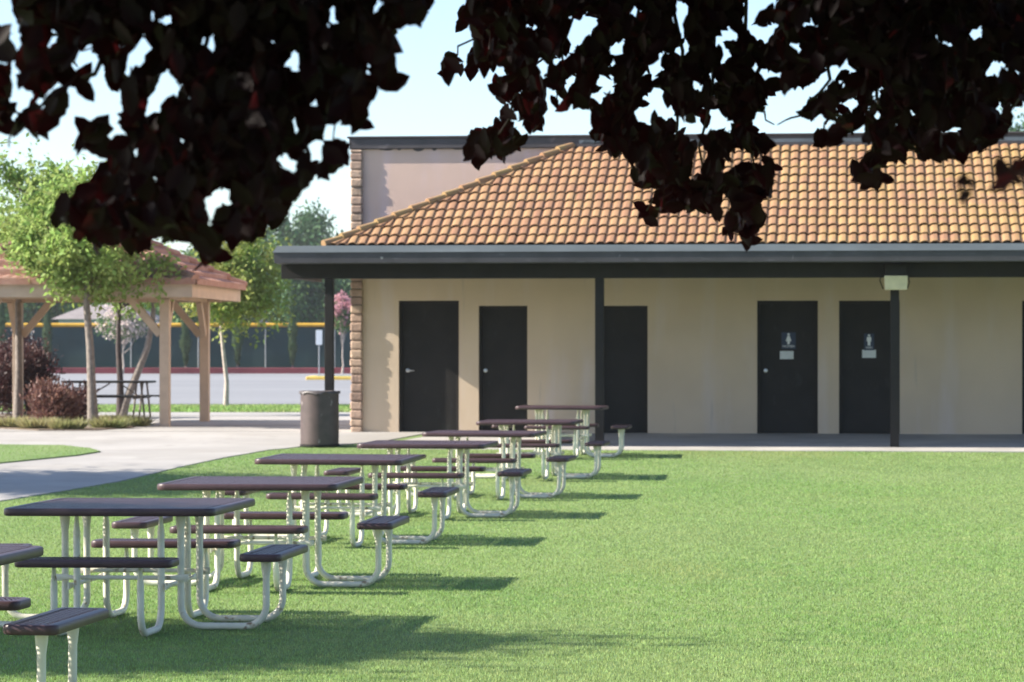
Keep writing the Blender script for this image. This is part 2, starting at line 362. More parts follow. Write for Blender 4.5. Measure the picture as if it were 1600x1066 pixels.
def text_mesh(txt, size):
    cu = bpy.data.curves.new('t', 'FONT'); cu.body = txt; cu.size = size; cu.align_x = 'CENTER'; cu.extrude = .001
    o = bpy.data.objects.new('t', cu); C.objects.link(o); bpy.context.view_layer.update()
    dg = bpy.context.evaluated_depsgraph_get(); me = bpy.data.meshes.new_from_object(o.evaluated_get(dg))
    vs = [tuple(v.co) for v in me.vertices]; fs = [tuple(p.vertices) for p in me.polygons]
    bpy.data.objects.remove(o); bpy.data.curves.remove(cu); bpy.data.meshes.remove(me)
    return vs, fs
dlabels = ['wide door with lever handle', 'narrow door with round knob', 'door partly behind the porch post', "door with the women's sign", "door with the men's sign", 'door cut off at the right edge']
for i, (ua, ub, zt) in enumerate(DU):
    zb = ZB - .01 - i * .0001
    d = MB().box(ua + .045, ub - .045, .05, .095, zb + .012, zt - .045).build('door', M_door, B, bevel=.003); d['label'] = 'dark brown ' + dlabels[i]; d.location = (0, .07, 0)     # set back in its opening
    MB().box(ua, ua + .045, -.012, .12, zb, zt).box(ub - .045, ub, -.012, .12, zb, zt).box(ua + .045, ub - .045, -.012, .12, zt - .045, zt).build('frame', M_dark, d, bevel=.003)
    if i in (0, 1, 3, 5):
        kx = ua + (.135 if i != 1 else .10); kz = bl(700, 0, 579)[1]; h = MB()
        h.lathe([(0, 0), (.032, 0), (.034, .008), (.02, .012)], 16)
        h.v = [(kx + x, .05 - z_, kz + y_) for x, y_, z_ in h.v]
        if i == 0: h.tube([(kx, .045, kz), (kx, -.005, kz), (kx + .03, -.012, kz), (kx + .11, -.012, kz - .004)], [.011, .011, .011, .009], 10)
        else:
            k2 = MB().lathe([(.011, 0), (.011, .02), (.026, .03), (.031, .045), (.024, .058), (0, .062)], 16)
            h.add([(kx + x, .04 - z_, kz + y_) for x, y_, z_ in k2.v], k2.f)
        h.build('handle', M_steel, d, smooth=True)
    if i in (3, 4):
        cx, _ = bl(1232 if i == 3 else 1358, 0, 500); zs = bl(1232, 0, 532)[1]; zs += -.02 if i == 4 else 0
        s_ = MB(); hw = .115 if i == 3 else .08; s_.box(cx - hw, cx + hw, .042, .05, zs - .14, zs + .13)
        s_.mi = 1                        # figure: head, body, legs as raised plates
        ring = [(cx + .019 * math.cos(a), .040, zs + .098 + .019 * math.sin(a)) for a in np.linspace(0, 2 * math.pi, 16, endpoint=False)]
        s_.add(ring, [tuple(range(15, -1, -1))])
        body = [(-.018, .074), (.018, .074), (.046, -.012), (.02, -.012), (.02, -.06), (-.02, -.06), (-.02, -.012), (-.046, -.012)] if i == 3 else [(-.034, .074), (.034, .074), (.036, .005), (.022, .005), (.02, -.062), (-.02, -.062), (-.022, .005), (-.036, .005)]
        s_.add([(cx + x, .040, zs + z_) for x, z_ in body], [tuple(range(len(body) - 1, -1, -1))])
        vs, fs = text_mesh('WOMEN' if i == 3 else 'MEN', .05)
        s_.add([(cx + x, .040 - z_, zs - .112 + y_) for x, y_, z_ in vs], fs)
        s_.build('sign', [M_blue, M_white], d)
        nx = cx - (.03 if i == 3 else 0)
        zn = bl(1232, 0, 555 if i == 3 else 553)[1]
        MB().box(nx - .11, nx + .11, .044, .05, zn - .065, zn + .065).build('notice', M_paper, d)

# porch: floor, canopy, beam, posts
VE, VP = -3.85, -3.05
UL, UB = bl(427, VE), bl(441, VP)
zgt = bl(800, VE, 384)[1]; zgb = bl(800, VE, 411)[1]; zbb = bl(800, VP - .1, 435)[1]
MB().box(UL + .06, UR, VE + .1, -.002, zgb + .03, zgt - .08).box(UL + .06, U0 - .2, -.002, 6, zgb + .03, zgt - .081).build('canopy', M_dark, B)
gp = [(VE + .10, zgt), (VE + .06, zgt + .006), (VE + .008, zgt - .09), (VE + .006, zgt - .10), (VE + .012, zgb + .012), (VE + .02, zgb), (VE + .11, zgb), (VE + .11, zgt - .05)]
gm = MB(); k = len(gp)
# front gutter with the left return mitred
vs = []
for (v, z) in gp: vs.append((UL + (v - VE), v, z))
for (v, z) in gp: vs.append((UR, v, z))
for (v, z) in gp: vs.append((UL + (v - VE), 6, z))
fs = [(i, (i + 1) % k, k + (i + 1) % k, k + i) for i in range(k)] + [(i, 2 * k + i, 2 * k + (i + 1) % k, (i + 1) % k) for i in range(k)] + [tuple(range(k, 2 * k)), tuple(range(3 * k - 1, 2 * k - 1, -1))]
gm.add(vs, fs).build('gutter', M_fascia, B)
dz0 = zgt - .092
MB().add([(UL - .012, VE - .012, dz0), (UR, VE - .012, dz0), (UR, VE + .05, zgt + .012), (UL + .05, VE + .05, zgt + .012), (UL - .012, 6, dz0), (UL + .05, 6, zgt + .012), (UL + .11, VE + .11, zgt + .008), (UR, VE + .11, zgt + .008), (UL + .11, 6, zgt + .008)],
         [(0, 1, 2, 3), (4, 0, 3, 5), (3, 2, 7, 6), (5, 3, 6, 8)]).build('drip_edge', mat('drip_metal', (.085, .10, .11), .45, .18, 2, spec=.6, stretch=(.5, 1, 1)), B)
MB().box(UB, UR, VP - .10, VP + .06, zbb, zgb + .028).box(UB, UB + .12, VP + .06, -.1, zbb + .02, zgb + .028).build('beam', M_dark, B, bevel=.006)
for p in (515, 937, 1398, 1890):
    uu = bl(p, VP)
    MB().box(uu - .066, uu + .066, VP - .08, VP + .052, .10, zbb - .001).box(uu - .1, uu + .1, VP - .114, VP + .086, .10, .155).build('porch_post', M_dark, B, bevel=.006)
fl = MB(); UF = bl(545, VE); zf = bl(1000, VE + .15, 702.5)[1]
fl.add([(UF, VE - .1, zf), (UR, VE - .1, zf), (UR, .02, ZB), (UF, .02, ZB), (UF, VE - .1, zf - .25), (UR, VE - .1, zf - .25), (UR, .02, ZB - .4), (UF, .02, ZB - .4)],
       [(0, 1, 2, 3), (4, 5, 1, 0), (5, 6, 2, 1), (6, 7, 3, 2), (7, 4, 0, 3)])
f = fl.build('pavement', M_porch); f.location = (0, BY, 0); f.rotation_euler = (0, 0, -TH); f['kind'] = 'structure'

# flood lamp under the beam
uu, zz = bl(1400, VP - .35, 441); fx = MB()
v0 = VP - .38
fx.box(uu - .16, uu + .16, v0, VP - .12, zz + .10, zgb - .02); fx.build('floodlight_housing', M_dark, B, bevel=.015)
lamp = bpy.data.objects['floodlight_housing']
MB().add([(uu - .175, v0 - .02, zz + .098), (uu + .175, v0 - .02, zz + .098), (uu + .175, VP - .14, zz + .098), (uu - .175, VP - .14, zz + .098), (uu - .165, v0 + .03, zz - .115), (uu + .165, v0 + .03, zz - .115), (uu + .165, VP - .2, zz - .115), (uu - .165, VP - .2, zz - .115)],
         [(0, 3, 2, 1), (4, 5, 6, 7), (0, 1, 5, 4), (1, 2, 6, 5), (2, 3, 7, 6), (3, 0, 4, 7)]).build('lens', M_lens, lamp, bevel=.012)
MB().tube([(uu - .2, v0 + .1, zz + .14), (uu - .24, v0 + .1, zz + .03), (uu - .19, v0 + .1, zz - .10)], .009, 8).build('bracket', M_dark, lamp)
MB().tube([(uu + .18, v0 + .1, zz + .1), (uu + .2, v0 + .1, zz), (uu + .17, v0 + .1, zz - .10)], .009, 8).build('bracket', M_dark, lamp)

# clay tile roof: every course a waved strip with a lifted butt edge
ue, ze = bl(512, VE + .25, 384); zt2 = bl(900, 0, 229)[1]; uh = bl(896, 0)
VB = -.02; v_e = VE + .22
def rp(u, t, lift): return (u, v_e + (VB - v_e) * t, ze - .02 + (zt2 - ze) * t + lift)
def tiles(NC=12, pitch=.151, name='tile_roof'):
    vs, fs, cid = [], [], []
    sub = 12
    for c in range(NC):
        t0, t1 = c / NC, min(1.0, (c + 1.12) / NC)
        row = random.uniform(-.008, .008)
        i0 = math.floor(((ue + (uh - ue) * t0)) / pitch); i1 = math.ceil(UR / pitch)
        for i in range(i0, i1):
            val = random.random(); jit = random.uniform(-.004, .004); n0 = len(vs); tl = random.uniform(-.006, .006) / 4
            for s_ in range(sub + 1):
                q = s_ / sub; uu = (i + q) * pitch + row
                wv = .025 * (math.sin(.5 * math.pi * min(1, q / .42)) ** .8 if q < .66 else max(0, math.cos(.5 * math.pi * (q - .66) / .18)) if q < .84 else 0)
                u0 = max(uu, ue + (uh - ue) * t0); u1 = max(uu, ue + (uh - ue) * t1)
                vs.append(rp(u0, t0 + tl, .043 + wv + jit)); vs.append(rp(u1, t1 + tl, .004 + wv + jit)); vs.append(rp(u0, t0 + tl + .0005, .030 + wv + jit)); vs.append(rp(u0, t0 + tl + .1 / NC, .022 + wv + jit))
            for s_ in range(sub):
                a = n0 + s_ * 4; fs.append((a, a + 4, a + 5, a + 1)); fs.append((a + 2, a + 6, a + 4, a)); fs.append((a + 3, a + 7, a + 6, a + 2)); cid += [val] * 3
    me = bpy.data.meshes.new(name); me.from_pydata(vs, [], fs)
    at_ = me.attributes.new('tile', 'FLOAT', 'FACE'); at_.data.foreach_set('value', cid)
    o = link(name, me, M_tile, B); me.shade_smooth()
    me.set_sharp_from_angle(angle=rad(50))
    return o
tiles()
MB().add([rp(ue, 0, 0), (ue, VB, ze), rp(uh, 1, 0)], [(0, 2, 1)]).add([rp(ue + .1, 0, -.02), rp(UR, 0, -.02), rp(UR, 1, -.02), rp(uh + .05, 1, -.02)], [(0, 1, 2, 3)]).build('roof_underlay', M_dark, B)
hc = MB(); a = Vector(rp(ue - .06, 0, .03)); b = Vector(rp(uh, 1, .05)); nh = 15
for i in range(nh):
    p, q = a.lerp(b, i / nh), a.lerp(b, (i + 1.15) / nh)
    hc.tube([p + Vector((0, 0, .012)), q - Vector((0, 0, .016))], [.062, .052], 10)
for i in range(42):
    x0 = uh - .1 + i * .34
    if x0 > UR: break
    hc.tube([(x0, VB + .02, zt2 + .02), (x0 + .38, VB + .02, zt2 + .012)], [.06, .05], 8)
o = hc.build('ridge_cap', mat('cap_tile', (.31, .165, .09), .85, .25, 3, col2=(.33, .22, .09), bump=.1), B, smooth=True)
MB().box(uh + .1, UR, -.06, -.022, zt2 + .04, zt2 + .10).build('flashing', M_galv, B)

# ------------------------------------------------------------------ litter bin
p = Vector(((499.5 - 800) * 46.8 / F, 46.8, zg(46.8) + .012))
bn = thing('trash_can', 'brown steel drum trash can standing on the path before the corner porch post', 'trash can', p)
prof = [(0, .02), (.28, .02), (.292, .03), (.293, .27), (.292, .79), (.303, .80), (.306, .815), (.303, .828), (.28, .828), (.276, .8), (.276, .1), (0, .1)]
MB().lathe(prof, 40).build('drum', M_can, bn, smooth=True)
lm = MB(); n = 48; vs = []
for r_, z_, jz in ((.27, .74, 0), (.285, .836, .004), (.311, .836, .004), (.314, .80, .02), (.308, .775, .03)):
    for j in range(n):
        a = 2 * math.pi * j / n; vs.append((r_ * math.cos(a) * random.uniform(.992, 1.01), r_ * math.sin(a) * random.uniform(.992, 1.01), z_ + random.uniform(-jz, jz)))
lm.add(vs, [(i * n + j, i * n + (j + 1) % n, (i + 1) * n + (j + 1) % n, (i + 1) * n + j) for i in range(3) for j in range(n)])
lm.build('liner', mat('liner_grey', (.08, .065, .064), .45, .15, 12), bn, smooth='all')
MB().lathe([(.29, 0), (.302, 0), (.302, .022), (.29, .022)], 32).build('base_ring', M_dark, bn)

# ------------------------------------------------------------------ picnic tables
def rr(w_, d_, r, off, z_, nseg=5):
    pts = []
    for (sx, sy, a0) in ((1, 1, 0), (-1, 1, 90), (-1, -1, 180), (1, -1, 270)):
        for i in range(nseg + 1):
            a = rad(a0 + 90 * i / nseg); pts.append((sx * (w_ / 2 - r) + (r - off) * math.cos(a), sy * (d_ / 2 - r) + (r - off) * math.sin(a), z_))
    return pts
def slab(w_, d_, r, zt, th=.046, rim=.045, lwd=.054, swd=.0235, strand=.0075):
    m = MB(); P = [(rim, -.001), (.014, 0), (.005, -.003), (.001, -.010), (0, -.02), (0, -th + .012), (.003, -th + .004), (.010, -th), (.018, -th), (.018, -th + .004), (.012, -th + .006), (.012, -.012), (rim, -.007)]
    rings = [rr(w_, d_, r, o_, zt + z_) for o_, z_ in P]; n = len(rings[0]); k = len(rings)
    m.add([p for q in rings for p in q], [(i * n + j, ((i + 1) % k) * n + j, ((i + 1) % k) * n + (j + 1) % n, i * n + (j + 1) % n) for i in range(k) for j in range(n)])
    # expanded steel sheet: a lattice of diamond openings
    iw, idp = w_ - 2 * rim + .012, d_ - 2 * rim + .012
    nx, ny = int(iw / lwd), int(idp / swd); lx, ly = iw / nx, idp / ny
    z1, z0 = zt - .002, zt - .006
    sx, sy = strand * 1.5, strand * .75
    for row in range(-1, 2 * ny):
        for c in range(nx + 1):
            cx = -iw / 2 + (c + (.5 if row % 2 == 0 else 0)) * lx; cy = -idp / 2 + (row + 1) * ly / 2
            hx, hy = lx / 2, ly / 2
            if cx - hx < -iw / 2 - 1e-6 or cx + hx > iw / 2 + 1e-6 or cy - hy < -idp / 2 - 1e-6 or cy + hy > idp / 2 + 1e-6: continue
            o_ = [(cx - hx, cy), (cx, cy - hy), (cx + hx, cy), (cx, cy + hy)]; i_ = [(cx - hx + sx, cy), (cx, cy - hy + sy), (cx + hx - sx, cy), (cx, cy + hy - sy)]
            m.add([(x, y_, z1) for x, y_ in o_] + [(x, y_, z1) for x, y_ in i_] + [(x, y_, z0) for x, y_ in i_] + [(x, y_, z0) for x, y_ in o_],
                  [f for q in range(4) for f in ((q, (q + 1) % 4, 4 + (q + 1) % 4, 4 + q), (4 + q, 4 + (q + 1) % 4, 8 + (q + 1) % 4, 8 + q), (8 + q, 8 + (q + 1) % 4, 12 + (q + 1) % 4, 12 + q))])
    return m
HT, HS, PI_, PO, SP = .725, .455, .345, .85, .25
def uleg(ang, side):
    R = .125; zb = .022; path = []
    for z_ in (HT - .05, HT - .09, HT - .15, .45, zb + R): path.append((PI_, z_))
    for i in range(1, 7): a = rad(180 + 90 * i / 6); path.append((PI_ + R + R * math.cos(a), zb + R + R * math.sin(a)))
    for i in range(0, 7): a = rad(270 + 90 * i / 6); path.append((PO - R + R * math.cos(a), zb + R + R * math.sin(a)))
    for z_ in (.24, HS - .15, HS - .09, HS - .047): path.append((PO, z_))
    rr_ = [(.021, .021)] * len(path)
    for a_, b_ in ((0, (.008, .032)), (1, (.011, .029)), (2, (.021, .021)), (-1, (.008, .032)), (-2, (.011, .029)), (-3, (.021, .021))): rr_[a_] = b_
    Mz = Matrix.Rotation(ang, 4, 'Z')
    m = MB().tube([Mz @ Vector((p, side * SP, z_)) for p, z_ in path], rr_, 12, axis=Mz @ Vector((0, 1, 0)))
    return m
def make_table():
    T = thing('picnic_table', '', 'picnic table')
    slab(1.245, 1.245, .07, HT).build('table_top', M_coat, T, smooth=True)
    u_ = MB()
    for s_ in (-1, 1): u_.box(-.40, .40, s_ * SP - .02, s_ * SP + .02, HT - .052, HT - .0465).box(s_ * SP - .02, s_ * SP + .02, -.40, .40, HT - .058, HT - .0525)
    u_.build('support_rail', M_tube, T)
    sm = slab(.25, .91, .05, HS)
    sm.box(-.02, .02, -.32, .32, HS - .052, HS - .0465)
    base = None
    for k in range(4):
        if base is None: base = so = sm.build('seat', M_coat, T, smooth=True)
        else: so = base.copy(); C.objects.link(so); so.parent = T
        so.location = (PO * math.cos(k * math.pi / 2), PO * math.sin(k * math.pi / 2), 0); so.rotation_euler = (0, 0, k * math.pi / 2)
        for s_ in (-1, 1): uleg(k * math.pi / 2, s_).build('leg', M_tube, T, smooth=True)
    for s_ in (-1, 1):
        for ax, z_ in ((0, .305), (1, .262)):
            a_, b_ = (-.40, s_ * (SP + .038)), (.40, s_ * (SP + .038))
            pp = [(t_, b_[1], z_) if ax == 0 else (b_[1], t_, z_) for t_ in (-.40, -.36, -.30, .30, .36, .40)]
            rr_ = [(.005, .022), (.007, .02), (.013, .013), (.013, .013), (.007, .02), (.005, .022)]
            MB().tube(pp, rr_, 10, axis=(0, 1, 0) if ax == 0 else (1, 0, 0)).build('brace', M_tube, T, smooth=True)
    return T
spots = [(-2.86, 13.75), (-2.24, 18.2), (-1.733, 21.4), (-1.467, 26.1), (-.818, 30.2), (-.298, 34.1), (.235, 38.9), (.72, 44.1)]
tlab = ['brown mesh picnic table cut off by the left edge, nearest to the viewer',
        'shaded brown picnic table with bluish top, nearest of those seen whole',
        'brown picnic table right behind the shaded bluish one',
        'brown picnic table third from the front among those seen whole',
        'brown picnic table in the middle of the row, fourth seen whole',
        'brown picnic table third from the far end of the row',
        'brown picnic table next to last in the row towards the building',
        'brown picnic table farthest in the row, before the dark doors']
T0 = make_table()
for i, (x, y) in enumerate(spots):
    t = T0 if i == 0 else copy_tree(T0)
    t.location = (x, y, zg(y)); t.rotation_euler = (rad(random.uniform(-.25, .25)), rad(random.uniform(-.3, .3)), -rad(6.8 + random.uniform(-.8, .8)))
    tag(t, tlab[i], 'picnic table', 'row of picnic tables on the lawn')

# ------------------------------------------------------------------ trees
def limb_path(p0, p1, sag=0, n=5, wob=.05):
    p0, p1 = Vector(p0), Vector(p1); L_ = (p1 - p0).length
    return [p0.lerp(p1, i / n) + Vector((random.gauss(0, wob), random.gauss(0, wob), random.gauss(0, wob))) * L_ * (0 if i in (0, n) else .6) - Vector((0, 0, sag * 4 * (i / n) * (1 - i / n))) for i in range(n + 1)]
def tree(name, label, loc, trunk_pts, r0, crown_c, crown_r, nclump, nleaf, size, m, bark, cat='tree', group=None, clump=.28, shell=.45, aspect=.55, droop=.2, tmpl=DIAM, limbs=10, fill=None):
    o = thing(name, label, cat, loc, 0, group)
    tb = MB(); k = len(trunk_pts)
    if bark:
        tb.tube(trunk_pts, [r0 * (1.25 if i == 0 else 1 - .55 * i / (k - 1)) for i in range(k)], 10)
    cc, cr = np.array(crown_c), np.array(crown_r)
    u = RG.normal(size=(nclump, 3)); u = unit(u) * (shell + (1 - shell) * RG.random((nclump, 1)) ** .6)
    u *= RG.uniform(.72, 1.12, (nclump, 1))
    cen = cc + u * cr
    if bark:
        top = Vector(trunk_pts[-1])
        for i in range(min(limbs, nclump)):
            s_ = Vector(trunk_pts[-2]).lerp(top, random.random())
            tb.tube(limb_path(s_, cen[i], -.05 * cr[2], 4), [r0 * .42, r0 * .34, r0 * .26, r0 * .17, r0 * .08], 6)
        tb.build('trunk', bark, o, smooth=True)
    per = nleaf // nclump
    sc = RG.uniform(.55, 1.25, nclump)
    P = (cen[:, None] + RG.normal(size=(nclump, per, 3)) * (cr * clump)[None, None] * sc[:, None, None]).reshape(-1, 3)
    n = len(P); A = RG.normal(size=(n, 3)); A[:, 2] -= droop; N = RG.normal(size=(n, 3)); N[:, 2] += .8
    L_ = size * RG.uniform(.6, 1.3, n)
    leaves('crown', P, A, N, L_, L_ * aspect, tmpl, m, o)
    return o

# young green tree before the pavilion and the two stems behind it
p = ground(146, 670)
tree('young_tree', 'young bright green tree with slim grey trunk in front of the pavilion', p, [(0, 0, -.05), (-.03, 0, .7), (-.06, .02, 1.4), (-.12, .02, 2.1), (-.1, 0, 3.0), (0, 0, 3.9)], .085,
     (-.12, 0, 3.32), (1.55, 1.25, 1.2), 70, 13500, .115, M_green1, M_bark, clump=.12, shell=.25, limbs=16)
bpy.data.objects['young_tree']
p2 = Vector((-9.0, 56.0, .28))
tree('young_tree', 'taller airy light green tree rising at the left edge', p2, [(0, 0, -.05), (.02, 0, 1.0), (0, .05, 2.2), (.1, 0, 3.2), (.3, 0, 4.4)], .075,
     (.35, 0, 3.6), (1.45, 1.2, 1.45), 60, 9500, .115, M_green1, M_bark, clump=.12, shell=.2, limbs=14)
p = ground(188, 650)
tree('twin_stem_tree', 'two-stemmed tree with one leaning trunk beyond the covered picnic table', p, [(0, 0, -.05), (.0, 0, .7), (-.04, 0, 1.4), (-.03, 0, 2.1), (0, 0, 2.7)], .075,
     (.35, 0, 2.85), (1.0, .9, .65), 40, 5500, .11, M_green1, M_dbark, clump=.2, limbs=10)
tw = [o for o in bpy.data.objects if o.name.startswith('twin_stem_tree')][0]
MB().tube([(.02, 0, -.05), (.12, 0, .3), (.34, 0, .85), (.55, .05, 1.4), (.66, .05, 2.0), (.7, 0, 2.6)], [.11, .085, .075, .065, .055, .04], 10).build('leaning_trunk', M_bark, tw, smooth=True)
p = ground(353, 635)
tree('yellowing_tree', 'young tree with yellowing leaves and thin pale trunk by the parking lot', p, [(0, 0, -.05), (.02, 0, .6), (-.05, 0, 1.2), (-.12, 0, 1.9), (.1, 0, 2.6), (.25, 0, 3.3)], .06,
     (.32, 0, 3.0), (1.25, 1.1, 1.2), 70, 8500, .13, M_ygreen, M_pale, clump=.2, shell=.3, limbs=12)
# big trees beyond the fence
far = [('broad_tree', 'tall rounded green tree beyond the fence, left of the building corner', 455, 300, 16.2, 5.6, M_green3),
       ('broad_tree', 'lower dark green tree beside the building corner beyond the fence', 532, 290, 12.2, 4.2, M_green3),
       ('broad_tree', 'green tree beyond the fence showing over the pavilion roof', 310, 260, 10.2, 4.2, M_green2),
       ('broad_tree', 'dense green tree beyond the fence directly behind the yellowing tree', 405, 265, 10.6, 4.4, M_green2),
       ('broad_tree', 'green tree beyond the fence behind the left part of the pavilion', 215, 280, 9.2, 4.6, M_green2),
       ('broad_tree', 'green tree beyond the fence at the left edge', 40, 285, 9.0, 6.0, M_green2),
       ('broad_tree', 'tree beyond the fence between the left edge tree and the pavilion', 125, 300, 8.4, 5.2, M_green3),
       ('broad_tree', 'bluish green treetop peeking over the roof at the right edge', 1592, 230, 19.5, 4.5, M_green3),
       ('broad_tree', 'dark tree low behind the fence close to the sign post', 490, 250, 9.2, 4.2, M_green3)]
for nm, lb, px, d, hh, rr_, m in far:
    X = (px - 800) * d / F
    tree(nm, lb, (X, d, .28), [(0, 0, -.1), (0, 0, hh * .3), (.2, 0, hh * .55), (.1, 0, hh * .8)], .35, (0, 0, hh * .55), (rr_, rr_, hh * .43), 140, 22000, .46, m, M_bark, group='trees beyond the fence', shell=.2, clump=.11, limbs=8)
# slim cypresses along the fence
for px, hh, lb in ((290, 3.6, 'slim cypress by the fence seen between the pavilion posts'), (371, 4.0, 'slim cypress by the fence right of the pale trunk'), (457, 4.3, 'tallest slim cypress by the fence left of the sign post'), (2, 4.0, 'dark slim cypress by the fence at the left edge'), (74, 4.1, 'dark slim cypress by the fence above the maroon bush')):
    d = 176.2; X = (px - 800) * d / F
    o = thing('cypress', lb, 'cypress', (X, d, .4), 0, 'slim cypresses along the fence')
    MB().tube([(0, 0, 0), (0, 0, .5)], .05, 8).build('trunk', M_bark, o)
    n = 2200; z_ = RG.random(n) ** .8; r_ = .30 * np.clip(np.minimum(z_ * 3.2, 1.25 - 1.05 * z_), .05, 1) * np.sqrt(RG.random(n)) * (1 + .25 * np.sin(z_ * 19 + px))
    a = RG.uniform(0, 6.28, n); P = np.stack([r_ * np.cos(a), r_ * np.sin(a), .25 + z_ * hh], 1); A = np.stack([np.cos(a) * .4, np.sin(a) * .4, np.ones(n)], 1) + RG.normal(0, .25, (n, 3))
    leaves('crown', P, A, np.stack([np.cos(a), np.sin(a), np.zeros(n)], 1), RG.uniform(.15, .3, n), np.full(n, .07), DIAM, M_cyp, o)
# flowering shrubs
for px, py, d, rx, rz, m, lb in ((192, 503, 171, 1.6, .95, M_bloomw, 'pale pink blossoming crape myrtle before the green fence'), (535, 488, 173, .75, 1.0, M_bloomp, 'pink crape myrtle beside the building corner')):
    c = at(px, py, d)
    o = tree('crape_myrtle', lb, (c.x, d, .3), [(0, 0, 0), (.05, 0, .5), (0, 0, 1.0), (.1, 0, c.z - .5)], .06, (0, 0, c.z - .3), (rx, rx, rz), 45, 1800, .17, m, M_pale, limbs=10, aspect=.8, clump=.14)
    n = 1200; u = unit(RG.normal(size=(n, 3))) * RG.random((n, 1)) ** .5; P = u * np.array([rx, rx, rz * .9]) + np.array([0, 0, c.z - .55])
    leaves('foliage', P, RG.normal(size=(n, 3)), RG.normal(size=(n, 3)), np.full(n, .2), np.full(n, .11), DIAM, M_green2, o)

# ------------------------------------------------------------------ bed of shrubs left of the pavilion
bed = [(-300, 672), (0, 671), (60, 674), (150, 674), (205, 670), (228, 662), (205, 652), (0, 648), (-300, 648)]
sheet('planting_bed', [tuple(ground(*p).xy) for p in bed], .03, M_mulch, thick=.03)
def bush(name, label, px, py, rx, rz, n, size, m, cat, nclump=30, stems=True, ry=None, spiky=0):
    g_ = ground(px, py); o = thing(name, label, cat, g_)
    ry = ry or rx
    if stems:
        sm_ = MB()
        for i in range(12):
            a = random.uniform(0, 6.28); t_ = Vector((math.cos(a) * rx * random.uniform(.3, .9), math.sin(a) * ry * .6, rz * random.uniform(.9, 1.8)))
            sm_.tube(limb_path((random.gauss(0, .05), random.gauss(0, .05), -.02), t_, 0, 4), [.016, .014, .011, .008, .004], 6)
        sm_.build('stem', M_dbark, o, smooth=True)
    cen = unit(RG.normal(size=(nclump, 3))) * RG.uniform(.35, 1.0, (nclump, 1)) * np.array([rx, ry, rz]) * .85 + np.array([0, 0, rz])
    per = n // nclump
    P = (cen[:, None] + RG.normal(size=(nclump, per, 3)) * np.array([rx, ry, rz]) * .2).reshape(-1, 3); P[:, 2] = np.maximum(P[:, 2], .03)
    A = P - np.array([0, 0, rz * .3]); A = unit(A) + RG.normal(0, .5, A.shape); A[:, 2] += spiky
    L_ = size * RG.uniform(.6, 1.4, len(P))
    leaves('foliage', P, A, RG.normal(size=P.shape), L_, L_ * .5, DIAM, m, o)
    return o
bush('maroon_bush', 'tall rounded maroon bush right behind the left pavilion post', 40, 656, .72, .82, 10500, .07, M_maroon, 'bush', 36)
bush('maroon_bush', 'dark maroon bush cut off by the left edge', -8, 657, .55, .7, 5500, .07, M_maroon, 'bush', 26)
bush('low_shrub', 'low rusty pink shrub with spiky shoots beside the grey trunk', 84, 668, .52, .40, 5000, .07, M_rust, 'shrub', 30, spiky=.5)
bush('low_shrub', 'small dark red shrub between the rusty shrub and the grey trunk', 118, 664, .36, .34, 3200, .07, M_maroon, 'shrub', 20)
for px, py, lb in ((20, 670, 'pale grass tuft at the left edge of the bed'), (58, 672, 'pale grass tuft under the left pavilion post'), (105, 673, 'pale grass tuft left of the grey trunk'), (172, 671, 'yellow green grass tuft right of the grey trunk'), (205, 668, 'yellow green grass tuft at the right end of the bed'), (185, 666, 'grass tuft behind the right end of the bed')):
    g_ = ground(px, py); n = 900
    a = RG.uniform(0, 6.28, n); r_ = np.sqrt(RG.random(n)) * .22; P = np.stack([r_ * 1.2 * np.cos(a) + g_.x, r_ * np.sin(a) + g_.y, np.full(n, g_.z + .02)], 1)
    A = np.stack([np.cos(a) * .8, np.sin(a) * .8, np.ones(n)], 1) + RG.normal(0, .3, (n, 3))
    o = leaves('grass_tuft', P, A, RG.normal(size=(n, 3)), RG.uniform(.12, .26, n), np.full(n, .016), DIAM, M_tuft)
    tag(o, lb, 'ornamental grass', 'ornamental grasses edging the bed')

# ------------------------------------------------------------------ pavilion
g_ = ground(258, 668)
PV = thing('pavilion', 'open cream timber pavilion with red clay tile hip roof', 'pavilion', (g_.x, g_.y, g_.z), -rad(4.2))
PW, PD = 3.55, 4.0; PH = 2.24
for x_, y_ in ((0, 0), (0, PD), (-PW, 0), (-PW, PD)):
    po = MB().box(x_ - .085, x_ + .085, y_ - .085, y_ + .085, -.02, PH).build('post', M_cream, PV, bevel=.006)
    sx, sy = (-1 if x_ == 0 else 1), (1 if y_ == 0 else -1)
    br = MB()
    for dx, dy in ((sx, 0), (0, sy)):
        M_ = Matrix.Translation((x_ + dx * .09, y_ + dy * .09, PH - .62)) @ Matrix.Rotation(math.atan2(dy, dx), 4, 'Z') @ Matrix.Rotation(-rad(50), 4, 'Y')
        br.box(0, .84, -.05, .05, -.065, .065, M_)
    br.build('brace', M_cream, po, bevel=.004)
bm_ = MB()
for y_ in (0, PD): bm_.box(-PW - .3, .3, y_ - .06, y_ + .06, PH + .001, PH + .16)
for x_ in (0, -PW): bm_.box(x_ - .055, x_ + .055, .061, PD - .061, PH + .003, PH + .158)
bm_.build('beam', M_cream, PV, bevel=.004)
ov = .58; zf0, zf1 = PH + .02, PH + .25
fs_ = MB(); fs_.box(-PW - ov, ov, -ov, -ov + .04, zf0, zf1).box(-PW - ov, ov, PD + ov - .04, PD + ov, zf0, zf1).box(ov - .04, ov, -ov + .04, PD + ov - .04, zf0, zf1).box(-PW - ov, -PW - ov + .04, -ov + .04, PD + ov - .04, zf0, zf1)
fs_.build('fascia', M_cream, PV, bevel=.003)
MB().box(-PW - ov + .04, ov - .04, -ov + .04, PD + ov - .04, zf1 - .05, zf1 - .03).build('soffit', M_cream, PV)
E = ov + .07; ap = 1.22; roof = MB()
